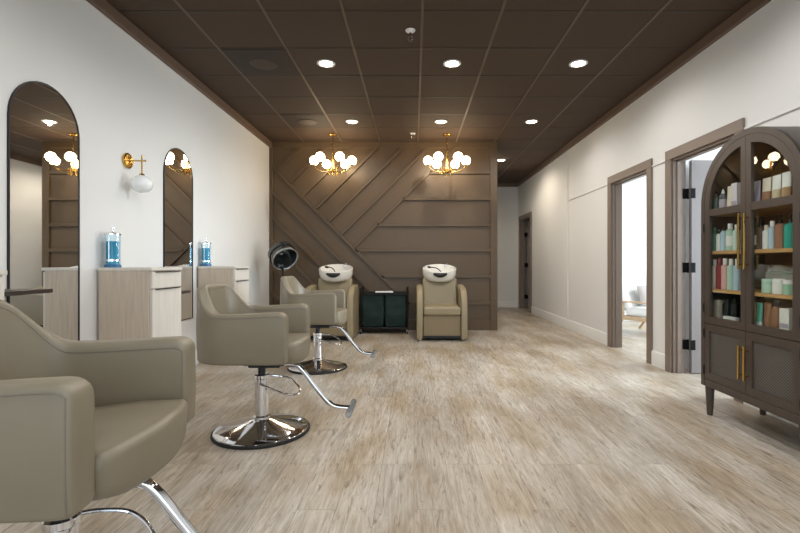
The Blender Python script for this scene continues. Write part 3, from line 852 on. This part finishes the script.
# ------------------------------------------------------------------ arched display cabinet (front towards -X)
CX, CY = 2.283, 2.84
cab = thing('display_cabinet', 'tall arched taupe cabinet with glass doors against the right wall', 'cabinet', (CX, CY, 0), -PI / 2)
hw, dF, dB = 0.44, -0.223, 0.227       # local front and back
ZS, RZ, ZB = 1.478, 0.425, 0.205
def arc(rx, rz, z0, n=28):
    pts = [(-rx, z0)]
    for k in range(n + 1):
        a = PI - PI * k / n; pts.append((rx * math.cos(a), ZS + rz * math.sin(a)))
    pts.append((rx, z0)); return pts
b = MB().m(M['cab'])
o = arc(hw, RZ, ZB); i = arc(hw - 0.024, RZ - 0.024, ZB + 0.03)
i[0] = (i[0][0], ZB); i[-1] = (i[-1][0], ZB)
b.band(o, i, dF + 0.004, dB, closed=False)
i2 = arc(hw - 0.036, RZ - 0.036, ZB); b.band(o, i2, dF, dF + 0.02, closed=False)
b.box(-hw + 0.02, hw - 0.02, dF + 0.002, dB, ZB, ZB + 0.05, 0.002, 1)
b.box(-hw + 0.024, hw - 0.024, dF + 0.024, dB - 0.012, 0.655, 0.690)
b.build('carcass', cab)
b = MB().m(M['cabin']); b.prism(arc(hw - 0.024, RZ - 0.024, ZB + 0.03), 1, dB - 0.012, dB - 0.001); b.build('back_panel', cab, wn=False)
for z, mt in ((1.157, 'oak'), (0.893, 'oak'), (1.425, 'oak')):
    b = MB().m(M[mt]); b.box(-hw + 0.0245, hw - 0.0245, dF + 0.028, dB - 0.013, z - 0.022, z, 0.001, 1); b.build('shelf', cab)
R1x, R1z = hw - 0.038, RZ - 0.038
def half_outline(sg, rx, rz, z0, xs, n=16):
    # from seam bottom, outer bottom, up the stile, round the arch to the seam
    a_end = math.acos(min(1, xs / rx))
    pts = [(xs, z0), (rx, z0)]
    for k in range(n + 1):
        a = a_end * k / n; pts.append((rx * math.cos(a), ZS + rz * math.sin(a)))
    return [(sg * x, z) for x, z in pts]
for sg in (-1, 1):
    fo = half_outline(sg, R1x, R1z, 0.652, 0.0015); fi = half_outline(sg, R1x - 0.050, R1z - 0.050, 0.700, 0.044)
    b = MB().m(M['cab']); b.band(fo, fi, dF + 0.001, dF + 0.023)
    lo, hi = (0.040, R1x - 0.046)
    x0, x1 = (lo, hi) if sg > 0 else (-hi, -lo)
    b.box(x0, x1, dF + 0.002, dF + 0.022, 1.398, 1.446, 0.001, 1)
    d = b.build('glass_door', cab)
    b = MB().m(M['pane']); b.prism(half_outline(sg, R1x - 0.049, R1z - 0.049, 0.699, 0.043), 1, dF + 0.010, dF + 0.014); b.build('pane', d, wn=False)
    def handle(z0, z1, par):
        b = MB().m(M['brass']); xx = 0.024 * sg
        b.box(xx - 0.006, xx + 0.006, dF - 0.034, dF - 0.022, z0, z1, 0.002, 1)
        for z in (z0 + 0.03, z1 - 0.03): b.cyl((xx, dF - 0.024, z), (xx, dF + 0.002, z), 0.005, 10)
        b.build('handle', par)
    handle(1.035, 1.385, d)
    z0, z1 = ZB + 0.054, 0.648; x0, x1 = 0.0015, R1x
    fo = [(sg * x, z) for x, z in ((x0, z0), (x1, z0), (x1, z1), (x0, z1))]
    w = 0.05
    fi = [(sg * x, z) for x, z in ((x0 + w, z0 + w), (x1 - w, z0 + w), (x1 - w, z1 - w), (x0 + w, z1 - w))]
    b = MB().m(M['cab']); b.band(fo, fi, dF + 0.001, dF + 0.023); d2 = b.build('cane_door', cab)
    b = MB().m(M['cane']); xa, xb = sorted((fi[0][0], fi[1][0])); b.box(xa - 0.002, xb + 0.002, dF + 0.011, dF + 0.017, z0 + w - 0.002, z1 - w + 0.002); b.build('cane_panel', d2, wn=False)
    handle(0.345, 0.56, d2)
    for zz, par in ((1.32, d), (0.76, d), (0.58, d2), (0.32, d2)):
        b = MB().m(M['black']); b.cyl((sg * (R1x + 0.004), dF - 0.003, zz - 0.03), (sg * (R1x + 0.004), dF - 0.003, zz + 0.03), 0.005, 10); b.build('hinge', par)
for sx in (-1, 1):
    for y in (dF + 0.035, dB - 0.04):
        b = MB().m(M['cab']); b.lathe([(0, 0), (0.017, 0), (0.019, 0.01), (0.029, 0.19), (0.029, ZB), (0, ZB)], 16, (sx * (hw - 0.045), y, 0)); b.build('leg', cab)

# ------------------------------------------------------------------ things in the display cabinet
def slot(u, x=2.125): return (x, 457.0 * x / (u - 414.0))
FIN = [0]
def place(name, label, cat, u, z, group, x=2.125):
    p = slot(u, x); return thing(name, label, cat, (p[0], p[1], z + 0.0008), -PI / 2, group)
def bottle(label, u, z, group, r, h, c, capc=None, cap='disc', shoulder=0.12, lab=None, x=2.125, name='bottle'):
    t = place(name, label, 'bottle', u, z, group, x)
    hb = h * (0.80 if cap != 'pump' else 0.74)
    b = MB().m(c); sh = hb * shoulder
    b.lathe([(0, 0), (r * 0.93, 0), (r, r * 0.12), (r, hb - sh), (r * 0.93, hb - sh * 0.45), (r * 0.62, hb - sh * 0.1), (r * 0.36, hb), (r * 0.36, hb + h * 0.02), (0, hb + h * 0.02)], 22); b.build('body', t)
    k = MB().m(capc or M['white'])
    if cap == 'pump':
        k.lathe([(0, hb + 0.002), (r * 0.42, hb + 0.002), (r * 0.42, hb + h * 0.08), (r * 0.2, hb + h * 0.10), (r * 0.16, hb + h * 0.20), (r * 0.3, hb + h * 0.21), (r * 0.3, hb + h * 0.25), (0, hb + h * 0.26)], 16)
        k.tube([(0, 0, hb + h * 0.23), (0.6 * r, -0.75 * r, hb + h * 0.225)], r * 0.14, 8); k.build('pump', t)
    elif cap == 'cone':
        k.lathe([(0, hb), (r * 0.45, hb), (r * 0.40, hb + h * 0.08), (r * 0.16, h), (0, h)], 16); k.build('nozzle', t)
    else:
        k.lathe([(0, hb), (r * 0.55, hb), (r * 0.55, h * 0.985), (r * 0.5, h), (0, h)], 18); k.build('cap', t)
    if lab:
        k = MB().m(lab); k.lathe([(r * 1.004, hb * 0.22), (r * 1.012, hb * 0.22), (r * 1.012, hb * 0.68), (r * 1.004, hb * 0.68)], 22, cap=False); k.build('label_band', t)
    return t
def squeeze(label, u, z, group, w, h, c, capc, x=2.125, band=None):
    t = place('squeeze_tube', label, 'tube', u, z, group, x)
    hc = h * 0.17
    b = MB().m(capc); b.lathe([(0, 0), (w * 0.40, 0), (w * 0.42, 0.003), (w * 0.42, hc), (0, hc)], 22, sx=1, sy=0.62); b.build('cap', t)
    rings = []
    for k in range(9):
        f = k / 8; z_ = hc + (h - hc) * f
        sx = w * (0.44 + 0.06 * f); sy = w * 0.30 * (1 - f) ** 0.8 + 0.002
        rings.append([Vector((sx * math.cos(2 * PI * q / 22), sy * math.sin(2 * PI * q / 22), z_)) for q in range(22)])
    b = MB().m(c); b.loft(rings); bo = b.build('body', t)
    if band:
        R2 = [[p * 1.0 for p in r] for r in rings[:4]]
        R2 = [[Vector((p.x * 1.02, p.y * 1.03, p.z)) for p in r] for r in R2]
        b = MB().m(band); b.loft(R2, True, False); b.build('label_band', bo)
    return t
def jar(label, u, z, group, r, h, c, lid, x=2.125):
    t = place('product_jar', label, 'jar', u, z, group, x)
    b = MB().m(c); b.lathe([(0, 0), (r * 0.95, 0), (r, 0.004), (r, h * 0.68), (r * 0.92, h * 0.70), (0, h * 0.70)], 24); b.build('body', t)
    b = MB().m(lid); b.lathe([(0, h * 0.70), (r * 1.01, h * 0.70), (r * 1.01, h * 0.97), (r * 0.97, h), (0, h)], 24); b.build('lid', t)
    return t
def carton(label, u, z, group, w, d, h, c, c2, x=2.125):
    t = place('product_box', label, 'box', u, z, group, x)
    b = MB().m(c); b.box(-w / 2, w / 2, -d / 2, d / 2, 0, h, 0.0015, 1); b.build('carton', t)
    b = MB().m(c2); b.box(-w / 2 + 0.004, w / 2 - 0.004, -d / 2 - 0.0008, -d / 2 + 0.001, h * 0.12, h * 0.32); b.build('print_band', t)
    return t
Z1, Z2, Z3, Z4 = 1.425, 1.157, 0.893, 0.690
white = pc('white', (232, 230, 224)); cream = pc('cream', (226, 214, 194)); lav = pc('lavender', (176, 164, 178)); tan = pc('tan', (172, 136, 96))
dgreen = pc('dark_green', (62, 78, 70), 0.15); slate = pc('slate', (84, 88, 98), 0.2); mint = pc('mint', (176, 206, 186)); paleblue = pc('pale_blue', (176, 198, 212))
teal = pc('teal', (32, 158, 140)); brownp = pc('copper_brown', (150, 104, 74)); amber = pc('dark_amber', (66, 42, 28), 0.15); red = pc('wine_red', (140, 44, 52))
pink = pc('pink', (214, 164, 160)); greenb = pc('green', (66, 128, 104)); gold = pc('gold', (190, 148, 70)); blackp = pc('gloss_black', (16, 16, 18), 0.2); sand = pc('sand', (204, 184, 152))
G1, G2, G3, G4 = 'products on the arched top shelf', 'bottles on the second shelf', 'products on the third shelf', 'products on the cabinet floor'
bottle('squat dark green bottle on the arched top shelf', 716.3, Z1, G1, 0.030, 0.150, dgreen, blackp, 'cone', 0.35)
bottle('slate grey bottle with pointed cap on the arched top shelf', 723.3, Z1, G1, 0.025, 0.155, slate, white, 'cone', 0.3, lab=lav)
squeeze('cream cone shaped tube on the arched top shelf, left door', 730.4, Z1, G1, 0.055, 0.165, cream, tan)
carton('lavender and white carton on the arched top shelf by the door seam', 737.6, Z1, G1, 0.052, 0.05, 0.172, pc('pale_lilac', (222, 214, 222)), lav)
squeeze('lavender tube leftmost behind the right arched pane', 756.6, Z1, G1, 0.068, 0.155, lav, pc('dusk', (120, 108, 120)))
squeeze('cream tube with brown lower half on the arched top shelf', 767.0, Z1, G1, 0.068, 0.160, cream, tan, band=brownp)
squeeze('white tube with pale gold lower half on the arched top shelf', 776.8, Z1, G1, 0.066, 0.162, white, gold, band=sand)
squeeze('white tube with tan lower half, rightmost on the arched top shelf', 786.8, Z1, G1, 0.066, 0.166, white, tan, band=tan)
bottle('slim green bottle leftmost on the second shelf', 715.0, Z2, G2, 0.020, 0.165, greenb, greenb)
bottle('slim white bottle beside the green one on the second shelf', 719.4, Z2, G2, 0.020, 0.150, white, blackp)
bottle('blue grey bottle with dark cone nozzle on the second shelf', 723.9, Z2, G2, 0.022, 0.172, paleblue, blackp, 'cone', 0.2)
bottle('pale mint round bottle with white cap on the second shelf', 730.4, Z2, G2, 0.027, 0.180, mint, white, lab=white)
bottle('pale mint bottle nearest the door seam on the second shelf', 737.0, Z2, G2, 0.024, 0.168, pc('pale_mint', (200, 220, 206)), white)
bottle('dark amber pump bottle nearest the seam on the second shelf', 755.0, Z2, G2, 0.022, 0.175, amber, blackp, 'pump', lab=cream)
bottle('dark amber pump bottle, second one behind the right pane', 760.8, Z2, G2, 0.022, 0.185, amber, blackp, 'pump')
bottle('slim white bottle between amber and pale blue ones', 766.6, Z2, G2, 0.021, 0.145, white, silver if False else cream)
bottle('pale blue bottle with white cap left of the copper pump', 772.6, Z2, G2, 0.023, 0.165, paleblue, white)
bottle('copper brown pump bottle on the second shelf', 780.6, Z2, G2, 0.030, 0.195, brownp, blackp, 'pump')
bottle('teal pump bottle rightmost on the second shelf', 790.6, Z2, G2, 0.030, 0.190, teal, blackp, 'pump')
bottle('tall cream bottle leftmost on the third shelf', 715.0, Z3, G3, 0.022, 0.205, cream, white)
bottle('tall wine red bottle on the third shelf', 719.9, Z3, G3, 0.024, 0.212, red, red)
bottle('tall pink bottle on the third shelf', 725.2, Z3, G3, 0.024, 0.212, pink, white)
bottle('tall mint bottle on the third shelf beside the pink one', 731.2, Z3, G3, 0.024, 0.208, mint, white)
bottle('tall pale blue bottle nearest the seam on the third shelf', 737.4, Z3, G3, 0.024, 0.208, paleblue, white)
jar('mint lidded jar on the third shelf, left of the white jar', 768.5, Z3, G3, 0.034, 0.085, mint, mint, 2.130)
jar('white lidded jar between the two mint jars', 779.3, Z3, G3, 0.034, 0.088, white, white, 2.130)
jar('mint lidded jar rightmost on the third shelf', 790.4, Z3, G3, 0.034, 0.085, pc('mint2', (160, 200, 172)), white, 2.130)
# white crumpled bag behind the jars
t = thing('gift_bag', 'crumpled white bag behind the jars on the third shelf', 'bag', (2.29, 2.80, Z3 + 0.0008), -PI / 2)
rings = []
for k in range(9):
    f = k / 8; rr = []
    for q in range(26):
        a = 2 * PI * q / 26
        w = 1 + 0.10 * math.sin(4 * a + 3 * f) * f + 0.07 * math.sin(7 * a - 5 * f) * f
        rr.append(Vector((0.15 * math.cos(a) * w * (1 - 0.35 * f ** 2) - 0.05 * f, 0.055 * math.sin(a) * w * (1 - 0.65 * f ** 2), 0.16 * f * (1 + 0.05 * math.sin(3 * a)))))
    rings.append(rr)
b = MB().m(pc('paper_white', (224, 226, 220), 0.6)); b.loft(rings); b.build('pouch', t, sharp=60)
b = MB().m(pc('ribbon_green', (150, 190, 160), 0.5)); b.tube([Vector((p.x * 1.02, p.y * 1.05, p.z)) for p in rings[6]], 0.004, 6, closed=True); b.build('ribbon', t)
bottle('black bottle on the cabinet floor, left door', 727.2, Z4, G4, 0.028, 0.135, blackp, blackp, x=2.16)
bottle('black bottle on the cabinet floor, nearer the door seam', 735.0, Z4, G4, 0.028, 0.145, blackp, blackp, x=2.16)
carton('low white carton lying at the front of the cabinet floor', 731.0, Z4, G4, 0.12, 0.03, 0.026, white, lav, 2.107)
jar('beige tub-shaped stand-in for a reflection, leftmost on the cabinet floor', 719.1, Z4, G4, 0.032, 0.125, pc('beige', (176, 164, 148)), pc('beige', (176, 164, 148)), 2.15)  # solid tub added in place of a chair's reflection in the pane
squeeze('slim gold tube on the cabinet floor by the right pane edge', 753.6, Z4, G4, 0.038, 0.140, gold, gold)
squeeze('teal tube with cap down on the cabinet floor', 759.6, Z4, G4, 0.050, 0.140, pc('soft_teal', (96, 176, 156)), white)
squeeze('copper tube beside the teal one on the cabinet floor', 767.8, Z4, G4, 0.055, 0.145, brownp, brownp)
bottle('amber brown bottle with tapered shoulders on the cabinet floor', 777.2, Z4, G4, 0.032, 0.165, pc('amber', (136, 92, 58), 0.15), blackp, 'disc', 0.55)
carton('white upright carton rightmost on the cabinet floor', 788.8, Z4, G4, 0.068, 0.055, 0.125, white, lav)

# ------------------------------------------------------------------ lounge chair in the side room
c = thing('lounge_chair', 'white cushioned lounge chair with wooden arms seen through the doorway', 'armchair', (3.64, 7.02, 0), math.radians(30))
wd = M['beech']
for sx in (-1, 1):
    x = 0.31 * sx
    b = MB().m(wd)
    b.tube([(x, -0.34, 0.0), (x, -0.22, 0.25), (x, -0.26, 0.47)], 0.019, 10, smooth=5, ); b.build('front_leg', c)
    b = MB().m(wd); b.tube([(x, 0.40, 0.0), (x, 0.26, 0.24), (x, 0.30, 0.5)], 0.019, 10, smooth=5); b.build('rear_leg', c)
    b = MB().m(wd); b.box(x - 0.032, x + 0.032, -0.34, 0.36, 0.47, 0.495, 0.008, 2); b.build('armrest', c)
    b = MB().m(wd); b.box(x - 0.014, x + 0.014, -0.24, 0.28, 0.20, 0.26, 0.005, 1); b.build('side_rail', c)
b = MB().m(wd); b.box(-0.31, 0.31, -0.25, -0.22, 0.19, 0.25, 0.005, 1); b.box(-0.31, 0.31, 0.26, 0.29, 0.20, 0.26, 0.005, 1); b.build('cross_rail', c)
b = MB().m(M['cushion']); b.box(-0.275, 0.275, -0.31, 0.25, 0.26, 0.40, 0.045, 4); b.build('seat_cushion', c)
T = Matrix.Translation((0, 0.20, 0.36)) @ Matrix.Rotation(math.radians(-20), 4, 'X')
b = MB().m(M['cushion']); b.box(-0.28, 0.28, -0.02, 0.13, 0, 0.54, 0.05, 4, T); b.build('back_cushion', c)
pl = thing('throw_pillow', 'grey throw pillow leaning on the white lounge chair', 'pillow', (3.64, 7.02, 0), math.radians(30))
T = Matrix.Translation((0.06, 0.075, 0.402)) @ Matrix.Rotation(math.radians(-20), 4, 'X') @ Matrix.Rotation(math.radians(3), 4, 'Y')
rings = []
for k in range(13):
    f = -1 + k / 6.0; rr = []
    for q in range(24):
        a = 2 * PI * q / 24
        cx = math.copysign(abs(math.cos(a)) ** 0.5, math.cos(a))
        pr = 0.055 * (1 - f * f) ** 0.5 * (1 - abs(cx) ** 3 * 0.8) + 0.003
        rr.append(T @ Vector((cx * 0.16, math.sin(a) * pr, 0.17 + 0.165 * f)))
    rings.append(rr)
b = MB().m(M['pillow']); b.loft(rings); b.build('pillow_cover', pl, sharp=70)

# ------------------------------------------------------------------ light
def area(name, loc, rot, sx, sy, power, color):
    l = bpy.data.lights.new(name, 'AREA'); l.shape = 'RECTANGLE'; l.size = sx; l.size_y = sy; l.energy = power; l.color = color
    o = bpy.data.objects.new(name, l); COL.objects.link(o); o.location = loc; o.rotation_euler = rot; return o
def spot(name, loc, power, color, size=168, blend=0.55, r=0.02):
    l = bpy.data.lights.new(name, 'SPOT'); l.energy = power; l.color = color; l.spot_size = math.radians(size); l.spot_blend = blend; l.shadow_soft_size = r
    o = bpy.data.objects.new(name, l); COL.objects.link(o); o.location = loc; return o
# daylight in the shop windows and the side room windows
area('daylight_front', (0.1, YF - 0.25, 1.6), (PI / 2, 0, 0), 4.4, 2.3, 60, (0.82, 0.92, 1.0))
area('daylight_room', (XO + 0.2, 6.5, 1.6), (0, PI / 2, 0), 1.8, 2.5, 210, (0.90, 0.96, 1.0))
area('daylight_office', (XO + 0.2, 3.2, 1.6), (0, PI / 2, 0), 1.8, 1.9, 330, (0.85, 0.93, 1.0))
warm = (1.0, 0.965, 0.915)
for x, y, _ in lights:
    spot('downlight_lamp', (x, y, H - 0.03), (14 if x < 0 else 38 if x < 1 else 25) if y < 8 else 48, warm if y < 8 else (1.0, 0.86, 0.68))
# the same ceiling rows go on towards the shop front
for y in (2.61, 0.78, -1.05):
    for x in (-0.855, 0.37, 1.6): spot('downlight_lamp', (x, y, H - 0.03), 40 if 0 < x < 1 else 26, (1.0, 0.98, 0.95))

w = bpy.data.worlds.new('World'); SC.world = w; w.use_nodes = True
bg = w.node_tree.nodes['Background']
bg.inputs['Color'].default_value = (0.75, 0.86, 1.0, 1); bg.inputs['Strength'].default_value = 1.2

# ------------------------------------------------------------------ camera
cd = bpy.data.cameras.new('Camera'); cam = bpy.data.objects.new('Camera', cd); COL.objects.link(cam)
cam.location = (0, 0, CAMZ); cam.rotation_euler = (PI / 2, 0, 0)
cd.sensor_width = 36; cd.lens = 457 * 36 / 800
cd.shift_x = -14 / 800; cd.shift_y = -3.2 / 800
cd.clip_start = 0.05
SC.camera = cam
vs = SC.view_settings
vs.view_transform = 'Standard'; vs.look = 'None'; vs.gamma = 1; vs.exposure = 0.22; vs.use_curve_mapping = False
